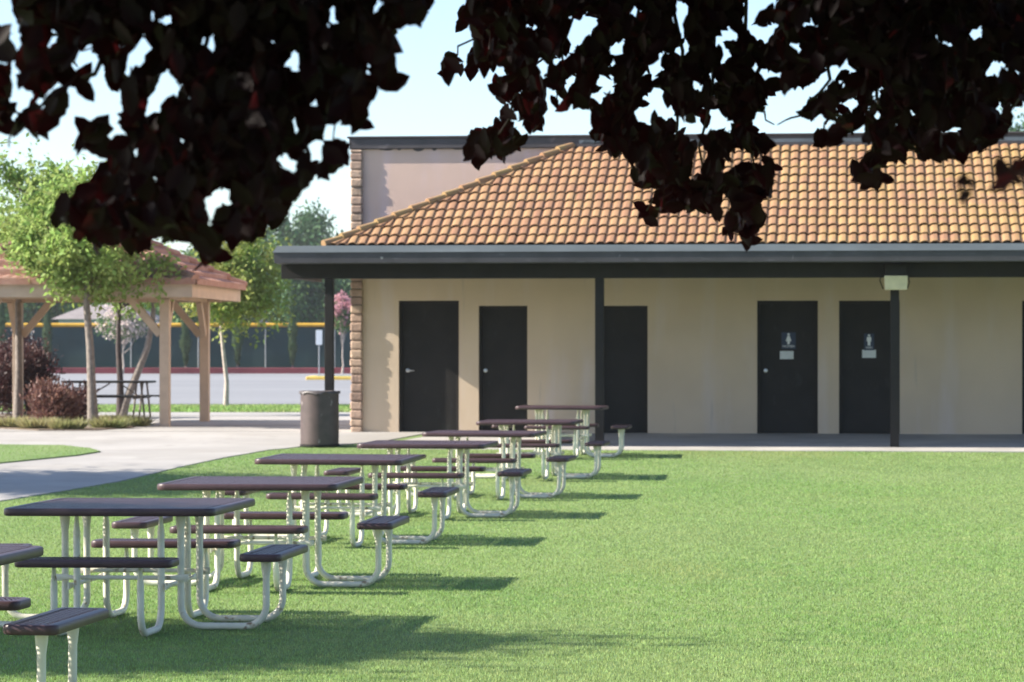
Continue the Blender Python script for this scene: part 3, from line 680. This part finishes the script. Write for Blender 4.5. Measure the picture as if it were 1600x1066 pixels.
corners = [(E, -E), (E, PD + E), (-PW - E, PD + E), (-PW - E, -E)]
rid = [(-PW / 2, PD / 2 - .22), (-PW / 2, PD / 2 + .22)]
tops = {0: rid[0], 1: rid[1], 2: rid[1], 3: rid[0]}
for a_ in range(4):
    b_ = (a_ + 1) % 4; ca, cb = Vector((*corners[a_], zf1)), Vector((*corners[b_], zf1)); ta, tb_ = Vector((*tops[a_], zf1 + ap)), Vector((*tops[b_], zf1 + ap))
    NCp = 8
    for c in range(NCp):
        t0, t1 = c / NCp, (c + 1) / NCp
        p0, p1, q0, q1 = ca.lerp(ta, t0), cb.lerp(tb_, t0), ca.lerp(ta, t1), cb.lerp(tb_, t1)
        nseg = max(2, int((p1 - p0).length / .055)); vs = []
        out = (cb - ca).normalized().cross(Vector((0, 0, 1)))
        for i in range(nseg + 1):
            f_ = i / nseg; x_ = f_ * (p1 - p0).length; wv = .035 * abs(math.sin(x_ * math.pi / .22)) if 0 < i < nseg else 0
            a0 = p0.lerp(p1, f_); a1 = q0.lerp(q1, f_)
            vs += [a0 + Vector((0, 0, .075 + wv)) + out * .03, a1 + Vector((0, 0, .01 + wv * .6)), a0 + Vector((0, 0, -.01)) + out * .03]
        roof.add(vs, [f for i in range(nseg) for f in ((i * 3, i * 3 + 3, i * 3 + 4, i * 3 + 1), (i * 3 + 2, i * 3 + 5, i * 3 + 3, i * 3))])
roof.build('tile_roof', M_ptile, PV)
rc = MB()
for a_ in range(4):
    ca = Vector((*corners[a_], zf1 + .05)); ta = Vector((*tops[a_], zf1 + ap + .05))
    for i in range(9):
        rc.tube([ca.lerp(ta, i / 9) + Vector((0, 0, .035)), ca.lerp(ta, (i + 1.1) / 9)], [.085, .07], 8)
rc.tube([(*rid[0], zf1 + ap + .06), (*rid[1], zf1 + ap + .06)], .09, 8)
rc.build('ridge_cap', M_ptile, PV, smooth=True)
# table under the pavilion
g_ = ground(195, 654)
PT = thing('picnic_table', 'long dark picnic table with thin metal legs under the pavilion', 'picnic table', g_, -rad(5))
MB().box(-1.15, .55, -.38, .38, .70, .745).build('table_top', M_dark, PT, bevel=.01)
for y_ in (-.68, .68): MB().box(-1.2, .6, y_ - .14, y_ + .14, .42, .455).build('seat', M_dark, PT, bevel=.01)
for x_ in (-.85, .28):
    lg = MB()
    for s_ in (-1, 1):
        lg.tube([(x_, s_ * .2, .70), (x_, s_ * .55, 0)], .02, 8).tube([(x_ + .12, s_ * .2, .70), (x_ + .12, s_ * .55, 0)], .02, 8).tube([(x_ + .06, s_ * .1, .41), (x_ + .06, s_ * .8, .41)], .018, 8)
    lg.build('leg', M_bark, PT, smooth=True)
MB().tube([(-.79, 0, .40), (-.3, 0, .69)], .014, 6).tube([(.34, 0, .40), (-.1, 0, .69)], .014, 6).build('brace', M_bark, PT)

# ------------------------------------------------------------------ parking lot and beyond
rk = MB().box(-60, 60, 175, 175.4, .2, .62).box(-60, 60, 175.4, 177, .2, .55).build('red_kerb', M_red, bevel=.03)
tag(rk, 'long dark red painted kerb wall at the foot of the green fence', 'kerb')
FN = thing('windscreen_fence', 'long dark green windscreen fence with yellow top cap', 'fence', (0, 178, .28))
zt_f = at(0, 511, 178).z - .28; zc_f = at(0, 505, 178).z - .28
sc_ = MB(); nx = 120
for i in range(nx):
    x0, x1 = -60 + i, -59 + i
    sc_.add([(x0, .02 * math.sin(i * 1.7), .2), (x1, .02 * math.sin((i + 1) * 1.7), .2), (x1, .03 * math.cos((i + 1) * 1.3), zt_f), (x0, .03 * math.cos(i * 1.3), zt_f)], [(0, 1, 2, 3)])
sc_.build('screen', M_fence, FN)
MB().tube([(-60, 0, (zt_f + zc_f) / 2), (60, 0, (zt_f + zc_f) / 2)], .115, 10).build('cap', M_yellow, FN, smooth=True)
for px in (-60, 50, 137, 205, 310, 415, 523, 640):
    X = (px - 800) * 178 / F; MB().tube([(X, -.06, 0), (X, -.06, zt_f)], .035, 8).build('post', M_galv, FN)
g_ = ground(498.5, 590); g_.z = .28
SN = thing('parking_sign', 'small white rectangular sign on thin post by the yellow kerb', 'sign', g_)
d = g_.y; h0, h1 = at(498, 539, d).z - .28, at(498, 516, d).z - .28
MB().tube([(0, .03, 0), (0, .03, h1 - .03)], .028, 8).build('post', M_galv, SN)
MB().box(-.155, .155, 0, .012, h0, h1).build('panel', M_white, SN, bevel=.004)
y_ = ground(500, 594).y; xa = (478 - 800) * y_ / F
yk = MB().box(xa, xa + 6, y_, y_ + .25, .27, .44).box(xa, xa + .25, y_ + .25, y_ + 5, .27, .44).build('yellow_kerb', M_ycurb, bevel=.03)
tag(yk, 'yellow painted kerb beside the white parking sign', 'kerb')
il = MB().box(xa + .25, xa + 6, y_ + .25, y_ + 5, .27, .43).build('lawn', M_ground); il['kind'] = 'structure'
# a pale low house beyond the fence
HX = thing('house', 'pale blue house half hidden beyond the fence behind the trees', 'house', ((162 - 800) * 225 / F, 225, .28))
MB().box(-3.3, 3.3, 0, 8, 0, 3.6).build('wall', M_house, HX)
MB().add([(-3.8, -.6, 3.6), (3.8, -.6, 3.6), (3.8, 8.6, 3.6), (-3.8, 8.6, 3.6), (-1.8, 4, 4.7), (1.8, 4, 4.7)], [(0, 1, 5, 4), (1, 2, 5), (2, 3, 4, 5), (3, 0, 4), (0, 3, 2, 1)]).build('roof', M_hroof, HX)
for k in range(2): MB().box(-2.4 + k * 2.9, -.8 + k * 2.9, -.03, .05, 1.5, 3.0).build('window', M_glass, HX)
HS2 = thing('shed', 'small white shed glimpsed above the fence right of the pavilion', 'shed', ((408 - 800) * 215 / F, 215, .28))
MB().box(-.5, .5, 0, 2, 0, 3.1).build('wall', M_white, HS2)
MB().add([(-.65, -.1, 3.1), (.65, -.1, 3.1), (.65, 2.1, 3.1), (-.65, 2.1, 3.1), (0, -.1, 3.5), (0, 2.1, 3.5)], [(0, 1, 4), (1, 2, 5, 4), (2, 3, 5), (3, 0, 4, 5), (0, 3, 2, 1)]).build('roof', M_hroof, HS2)

# ------------------------------------------------------------------ the purple plum tree overhead
PL = thing('plum_tree', 'purple-leaved plum tree overhead, its dark boughs hanging into view', 'tree', (2.7, 3.6, 0))
off = Vector((2.7, 3.6, 0))
s1 = 1 / 2.2857; s2 = 1 / 2.665; s3 = 1 / 3.331
polyL = [(60, -300), (45, 0), (40, 50), (70, 110), (80, 200), (90, 310), (150, 355), (185, 300), (255, 235), (290, 170), (330, 130), (370, 170), (375, 290), (425, 300), (432, 355), (465, 350), (425, 410), (395, 500), (350, 580), (305, 690), (235, 700), (195, 750), (205, 800), (270, 770), (285, 845), (350, 890), (440, 880), (535, 898), (560, 825), (620, 872), (690, 850), (725, 790), (705, 750), (760, 690), (830, 650), (890, 610), (870, 660), (830, 720), (760, 770), (720, 830), (705, 900), (725, 955), (770, 910), (800, 860), (880, 872), (950, 850), (955, 790), (930, 720), (1010, 775), (1038, 770), (1000, 700), (1070, 705), (1110, 650), (1150, 610), (1200, 618), (1240, 590), (1255, 510), (1150, 490), (1180, 440), (1225, 400), (1215, 450), (1280, 450), (1325, 370), (1330, 310), (1380, 330), (1410, 260), (1400, 190), (1405, 120), (1440, 90), (1505, 105), (1535, 50), (1520, -300)]
polyL = [(x * s1, y_ * s1) for x, y_ in polyL]
polyL2 = [[(x * s1, y_ * s1) for x, y_ in q] for q in ([(400, 445), (350, 450), (305, 500), (298, 540), (350, 510)], [(-60, 120), (45, 115), (40, 195), (-40, 180)], [(-80, 230), (50, 225), (45, 300), (10, 365), (-80, 360)], [(330, 220), (260, 270), (150, 370), (60, 400), (35, 490), (90, 460), (140, 490), (175, 505), (215, 400), (300, 310)], [(-70, 390), (65, 365), (30, 440), (-60, 450)])]
polyR = [(190, -300), (185, 0), (140, 100), (200, 115), (205, 155), (245, 180), (180, 235), (130, 215), (85, 235), (60, 310), (110, 365), (140, 330), (200, 345), (280, 340), (320, 405), (390, 400), (330, 440), (290, 510), (250, 530), (180, 580), (165, 670), (235, 712), (280, 650), (345, 672), (350, 625), (412, 632), (400, 570), (450, 565), (510, 525), (500, 440), (520, 380), (575, 400), (605, 350), (600, 300), (640, 330), (610, 390), (550, 470), (610, 435), (675, 440), (720, 490), (690, 555), (760, 580), (718, 630), (800, 625), (870, 660), (925, 715), (875, 770), (940, 820), (895, 912), (960, 882), (1022, 890), (1040, 860), (1110, 892), (1170, 872), (1222, 925), (1242, 880), (1250, 800), (1305, 850), (1245, 985), (1310, 970), (1350, 1052), (1420, 945), (1400, 865), (1460, 812), (1450, 730), (1505, 705), (1430, 640), (1480, 605), (1430, 550), (1350, 490), (1440, 440), (1430, 340), (1370, 320), (1445, 290), (1440, 185), (1385, 150), (1320, 70), (1345, 0), (1345, -300)]
polyR = [(660 + x * s2, y_ * s2) for x, y_ in polyR]
polyF = [(215, -300), (220, 20), (100, 90), (90, 130), (200, 125), (240, 110), (170, 205), (160, 280), (120, 300), (170, 380), (240, 350), (240, 495), (300, 445), (385, 450), (430, 400), (480, 360), (510, 440), (450, 470), (400, 505), (310, 580), (340, 615), (400, 630), (440, 600), (470, 660), (390, 765), (450, 778), (500, 740), (545, 700), (650, 712), (690, 755), (750, 740), (700, 800), (630, 865), (715, 865), (590, 945), (640, 955), (700, 900), (738, 1005), (757, 930), (740, 860), (835, 860), (905, 770), (960, 842), (1000, 840), (1020, 775), (1090, 832), (1190, 838), (1222, 760), (1305, 782), (1340, 725), (1395, 732), (1440, 640), (1420, 590), (1380, 545), (1480, 565), (1520, 470), (1700, 460), (1700, -300)]
polyF = [(1150 + x * s3, y_ * s3) for x, y_ in polyF]
gapsL = [(750, 150, 26), (590, 310, 34), (545, 390, 28), (1062, 215, 30), (1042, 590, 26), (1135, 540, 26), (515, 180, 26), (440, 220, 20), (425, 485, 14), (480, 540, 20), (305, 75, 14), (180, 160, 16), (1125, 365, 16), (1050, 450, 22), (725, 410, 10), (650, 495, 12), (1320, 240, 18), (1190, 60, 18), (600, 85, 14), (1345, 30, 24), (540, 60, 14), (370, 560, 12)]
gapsL = [(x * s1, y_ * s1, r_ * s1) for x, y_, r_ in gapsL]
gapsR = [(985, 265, 24), (1085, 215, 22), (925, 480, 30), (1215, 470, 22), (890, 45, 16), (1090, 40, 16), (700, 100, 26), (640, 140, 40), (745, 320, 14), (325, 300, 14), (505, 280, 16), (1165, 645, 18), (1130, 715, 16), (1260, 240, 14), (1150, 505, 12), (820, 205, 10), (1070, 120, 12), (1210, 325, 12), (1060, 540, 14), (730, 405, 12)]
gapsR = [(660 + x * s2, y_ * s2, r_ * s2) for x, y_, r_ in gapsR]
gapsF = [(315, 250, 24), (600, 545, 26), (655, 640, 22), (735, 620, 10), (1370, 560, 16), (520, 575, 14), (200, 285, 22), (625, 300, 6), (1065, 460, 7), (1115, 375, 7), (1200, 365, 7), (500, 650, 16), (840, 655, 12), (170, 60, 16), (610, 370, 8)]
gapsF = [(1150 + x * s3, y_ * s3, r_ * s3) for x, y_, r_ in gapsF]
LP, LA, LN, LL = [], [], [], []
def field(x, y, ph):                      # uneven gaps between the sprays of leaves
    return (np.sin(x / 13 + 2.1 * np.sin(y / 31 + ph)) + np.sin(y / 11 + 1.7 * np.sin(x / 23 + ph * 2)) + np.sin((x + y) / 19 + ph * 3 + np.sin((x - y) / 27)) + 1.2 * np.sin((x - 1.4 * y) / 41 + ph)) / 4.2
def hang(poly, n, d0, d1, lmin, lmax, gaps=(), down=1.1, thr=-2, wild=.3):
    poly = np.array(poly); x0, y0 = poly.min(0); x1, y1 = poly.max(0); got = 0; ph = len(poly)
    for _ in range(60):
        m = 4000; px = RG.uniform(x0, x1, m); py = RG.uniform(max(y0, -260), y1, m); d = RG.uniform(d0, d1, m)
        A = RG.normal(0, .75, (m, 3)); A[:, 2] -= down; A = unit(A); L_ = RG.uniform(lmin, lmax, m)
        tx = px + A[:, 0] * L_ * F / d; ty = py - A[:, 2] * L_ * F / d; mx_, my_ = (px + tx) / 2, (py + ty) / 2
        ok = in_poly(px, py, poly) & in_poly(mx_, my_, poly) & (in_poly(tx, ty, poly) | (RG.random(m) < wild * .3))
        ok &= (field(mx_, my_, ph) > thr) | (my_ < 30)
        for gx, gy, gr in gaps:
            for q in (.15, .4, .65, .95): ok &= ((px + (tx - px) * q - gx) ** 2 + (py + (ty - py) * q - gy) ** 2) > (gr + 5) ** 2
        idx = np.nonzero(ok)[0][:n - got]
        got += len(idx)
        if len(idx):
            P = np.stack([(px - 800) * d / F, d, H + (YH - py) * d / F], 1)[idx]
            N = RG.normal(0, 1, (len(idx), 3)); N[:, 1] -= .9
            LP.append(P); LA.append(A[idx]); LN.append(N); LL.append(L_[idx])
        if got >= n: break
    # leaves along the rim: their tips make the ragged edge of the bough
    k = len(poly); tips = []
    for i in range(k):
        a, b, c = poly[i - 1], poly[i], poly[(i + 1) % k]
        if b[1] < -60: continue
        m_ = (a / max(1, np.linalg.norm(a - b)) + c / max(1, np.linalg.norm(c - b))) / (1 / max(1, np.linalg.norm(a - b)) + 1 / max(1, np.linalg.norm(c - b)))
        v = m_ - b; v = v / max(1e-6, np.linalg.norm(v))
        if in_poly(np.array([b[0] + v[0] * 8]), np.array([b[1] + v[1] * 8]), poly)[0]: tips.append((b, v))
        L2 = np.linalg.norm(c - b); q = int(L2 // 19) if n > 20 else 0
        nv = np.array([-(c - b)[1], (c - b)[0]]) / max(L2, 1e-6)
        if not in_poly(np.array([(b + c)[0] / 2 + nv[0] * 4]), np.array([(b + c)[1] / 2 + nv[1] * 4]), poly)[0]: nv = -nv
        for j in range(q):
            v = nv + (c - b) / max(L2, 1e-6) * RG.normal(0, .9) + np.array([0, -.45]); v /= np.linalg.norm(v)
            tips.append((b + (c - b) * (j + .5 + RG.uniform(-.3, .3)) / q + nv * RG.uniform(0, 5), v))
    for b, v in tips:
        d = RG.uniform(d0, d1); L_ = RG.uniform(lmin, lmax); c = b + v * L_ * F / d * .96
        p1 = np.array([(c[0] - 800) * d / F, d, H + (YH - c[1]) * d / F]); p2 = np.array([(b[0] - 800) * d / F, d + RG.normal(0, .012), H + (YH - b[1]) * d / F])
        LP.append(p1[None]); LA.append((p2 - p1)[None]); LN.append(np.array([[RG.normal(0, .5), -1, RG.normal(0, .5)]])); LL.append(np.array([np.linalg.norm(p2 - p1)]))
hang(polyL, 4600, 3.9, 4.8, .032, .053, gapsL, thr=-.53)
for q in polyL2: hang(q, 9, 4.0, 4.5, .045, .07, down=.8)
hang(polyR, 4700, 5.4, 6.8, .030, .051, gapsR, thr=-.27)
hang(polyF, 5400, 5.0, 6.6, .030, .051, gapsF, thr=-.39)
hang([(1542, 298), (1572, 262), (1600, 240), (1620, 240), (1610, 272), (1575, 294)], 5, 2.6, 2.9, .022, .034, down=.3)
hang([(1500, 275), (1512, 270), (1512, 312), (1502, 312)], 2, 2.7, 2.9, .014, .02)
# the rest of the crown, above the picture
n = 95000
u = unit(RG.normal(size=(n, 3))) * RG.random((n, 1)) ** .38
P = u * np.array([5.2, 4.6, 2.3]) + np.array([-.4, 4.6, 4.1]); P[:, 2] += .35 * np.sin(P[:, 0] * 2.1) * np.cos(P[:, 1] * 1.7)
P = P[(P[:, 2] > H + .135 * np.maximum(P[:, 1], 0) + .10) & (P[:, 2] > 2.0)]
n = len(P); A = RG.normal(0, .6, (n, 3)); A[:, 2] -= .8
LP.append(P); LA.append(A); LN.append(RG.normal(size=(n, 3)) + np.array([0, 0, .6])); LL.append(RG.uniform(.06, .095, n))
P = np.concatenate(LP) - np.array(off); A = np.concatenate(LA); N = np.concatenate(LN); L_ = np.concatenate(LL)
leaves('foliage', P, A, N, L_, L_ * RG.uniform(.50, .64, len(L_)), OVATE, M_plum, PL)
fork = Vector((2.45, 3.9, 1.75))
MB().tube([(0, 0, -.1), (.02, .05, .5), (-.08, .15, 1.1), fork - off], [.17, .13, .115, .11], 12).build('trunk', M_dbark, PL, smooth=True)
def bough(pts, r0, r1):
    m = MB(); k = len(pts); m.tube([Vector(p) - off for p in pts], [r0 + (r1 - r0) * i / (k - 1) for i in range(k)], 8); return m
main = [([fork, (1.6, 4.4, 2.7), (.4, 4.7, 3.2), (-.9, 4.6, 3.1), (-2.6, 4.4, 3.3)], .075, .02), ([fork, (2.0, 5.0, 2.7), (1.4, 5.9, 3.0), (.6, 6.5, 3.0), (-.4, 7.2, 3.2)], .07, .02), ([fork, (2.3, 4.9, 2.9), (2.2, 6.2, 3.3), (2.0, 7.8, 3.6)], .06, .02), ([fork, (2.5, 3.8, 3.0), (2.2, 3.0, 4.2), (1.8, 2.6, 5.4)], .07, .02), ([fork, (1.4, 3.2, 3.2), (-.3, 2.8, 4.0), (-2.0, 2.6, 4.6)], .06, .02)]
for pts, a, b in main:
    sm_ = []
    for i in range(len(pts) - 1): sm_ += [Vector(pts[i]).lerp(Vector(pts[i + 1]), t_) for t_ in (0, .5)]
    sm_.append(Vector(pts[-1])); bough(sm_, a, b).build('bough', M_dbark, PL, smooth=True)
def twig(src, pix, d, r=.006):
    pts = [Vector(src)] + [at(x, y_, d + random.uniform(-.08, .08)) for x, y_ in pix]; fine = []
    for i in range(len(pts) - 1): fine += [pts[i].lerp(pts[i + 1], t_) + Vector((random.gauss(0, .006), random.gauss(0, .006), random.gauss(0, .006))) for t_ in (0, .33, .66)]
    fine.append(pts[-1]); k = len(fine); MB().tube([p - off for p in fine], [r + (.0013 - r) * i / (k - 1) for i in range(k)], 6).build('twig', M_dbark, PL, smooth='all')
A1, A2, A3 = (-.9, 4.6, 3.1), (.9, 6.3, 3.0), (2.2, 6.2, 3.3)
for px in ([(60, -40), (50, 60), (95, 120)], [(200, -60), (160, 90), (90, 150), (30, 185), (14, 230)], [(260, -60), (240, 120), (200, 240), (150, 320)], [(330, -60), (310, 140), (290, 260), (210, 350)], [(400, -60), (400, 120), (390, 260), (330, 390)], [(480, -60), (470, 120), (420, 250), (440, 330)], [(560, -60), (530, 120), (520, 220)], [(640, -60), (610, 40), (600, 120)], [(175, 30), (165, 85), (130, 80)]):
    twig(A1, px, 4.35)
for px in ([(760, -60), (740, 60), (700, 100)], [(820, -60), (830, 100), (800, 180), (750, 250)], [(900, -60), (890, 80), (870, 160)], [(1000, -60), (990, 120), (960, 210)], [(1060, -60), (1055, 150), (1045, 260), (1010, 330)], [(1120, -60), (1110, 150), (1100, 260), (1120, 340)], [(1170, -60), (1160, 150), (1180, 260), (1165, 380)], [(935, 40), (933, 70), (928, 90)], [(1165, 150), (1182, 175), (1210, 195)]):
    twig(A2, px, 6.1)
for px in ([(1240, -60), (1230, 60), (1230, 130)], [(1300, -60), (1290, 120), (1250, 180), (1215, 195)], [(1380, -60), (1370, 150), (1370, 250), (1350, 285)], [(1450, -60), (1440, 160), (1435, 240)], [(1520, -60), (1500, 170), (1495, 240)], [(1600, -60), (1570, 160), (1560, 210)]):
    twig(A3, px, 5.8)

# trees just outside the left edge: their shade falls on the nearest tables and on the path
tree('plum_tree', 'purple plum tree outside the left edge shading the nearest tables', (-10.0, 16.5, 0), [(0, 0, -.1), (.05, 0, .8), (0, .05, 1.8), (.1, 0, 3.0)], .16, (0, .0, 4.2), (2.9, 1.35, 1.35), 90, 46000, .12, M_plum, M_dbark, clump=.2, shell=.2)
tree('shade_tree', 'green shade tree outside the left edge darkening the path', (-11.9, 37.0, 0), [(0, 0, -.1), (.05, 0, .8), (0, .05, 1.8), (.1, 0, 2.8)], .16, (0, 0, 4.2), (2.6, 3.6, 1.7), 90, 26000, .17, M_green2, M_bark, clump=.2, shell=.2)

# ------------------------------------------------------------------ summer haze
HAZE = True
if HAZE:
    hm = bpy.data.materials.new('haze_air'); hm.use_nodes = True; nt = hm.node_tree
    nt.nodes.remove(nt.nodes['Principled BSDF']); pv = nt.nodes.new('ShaderNodeVolumePrincipled')
    pv.inputs['Color'].default_value = (.9, .95, 1, 1); pv.inputs['Density'].default_value = .0002; pv.inputs['Anisotropy'].default_value = .3
    nt.links.new(pv.outputs[0], nt.nodes['Material Output'].inputs['Volume'])
    hz = MB().box(-130, 130, -70, 330, -1, 24).build('haze', hm); hz['kind'] = 'stuff'; hz['label'] = 'thin pale summer haze'
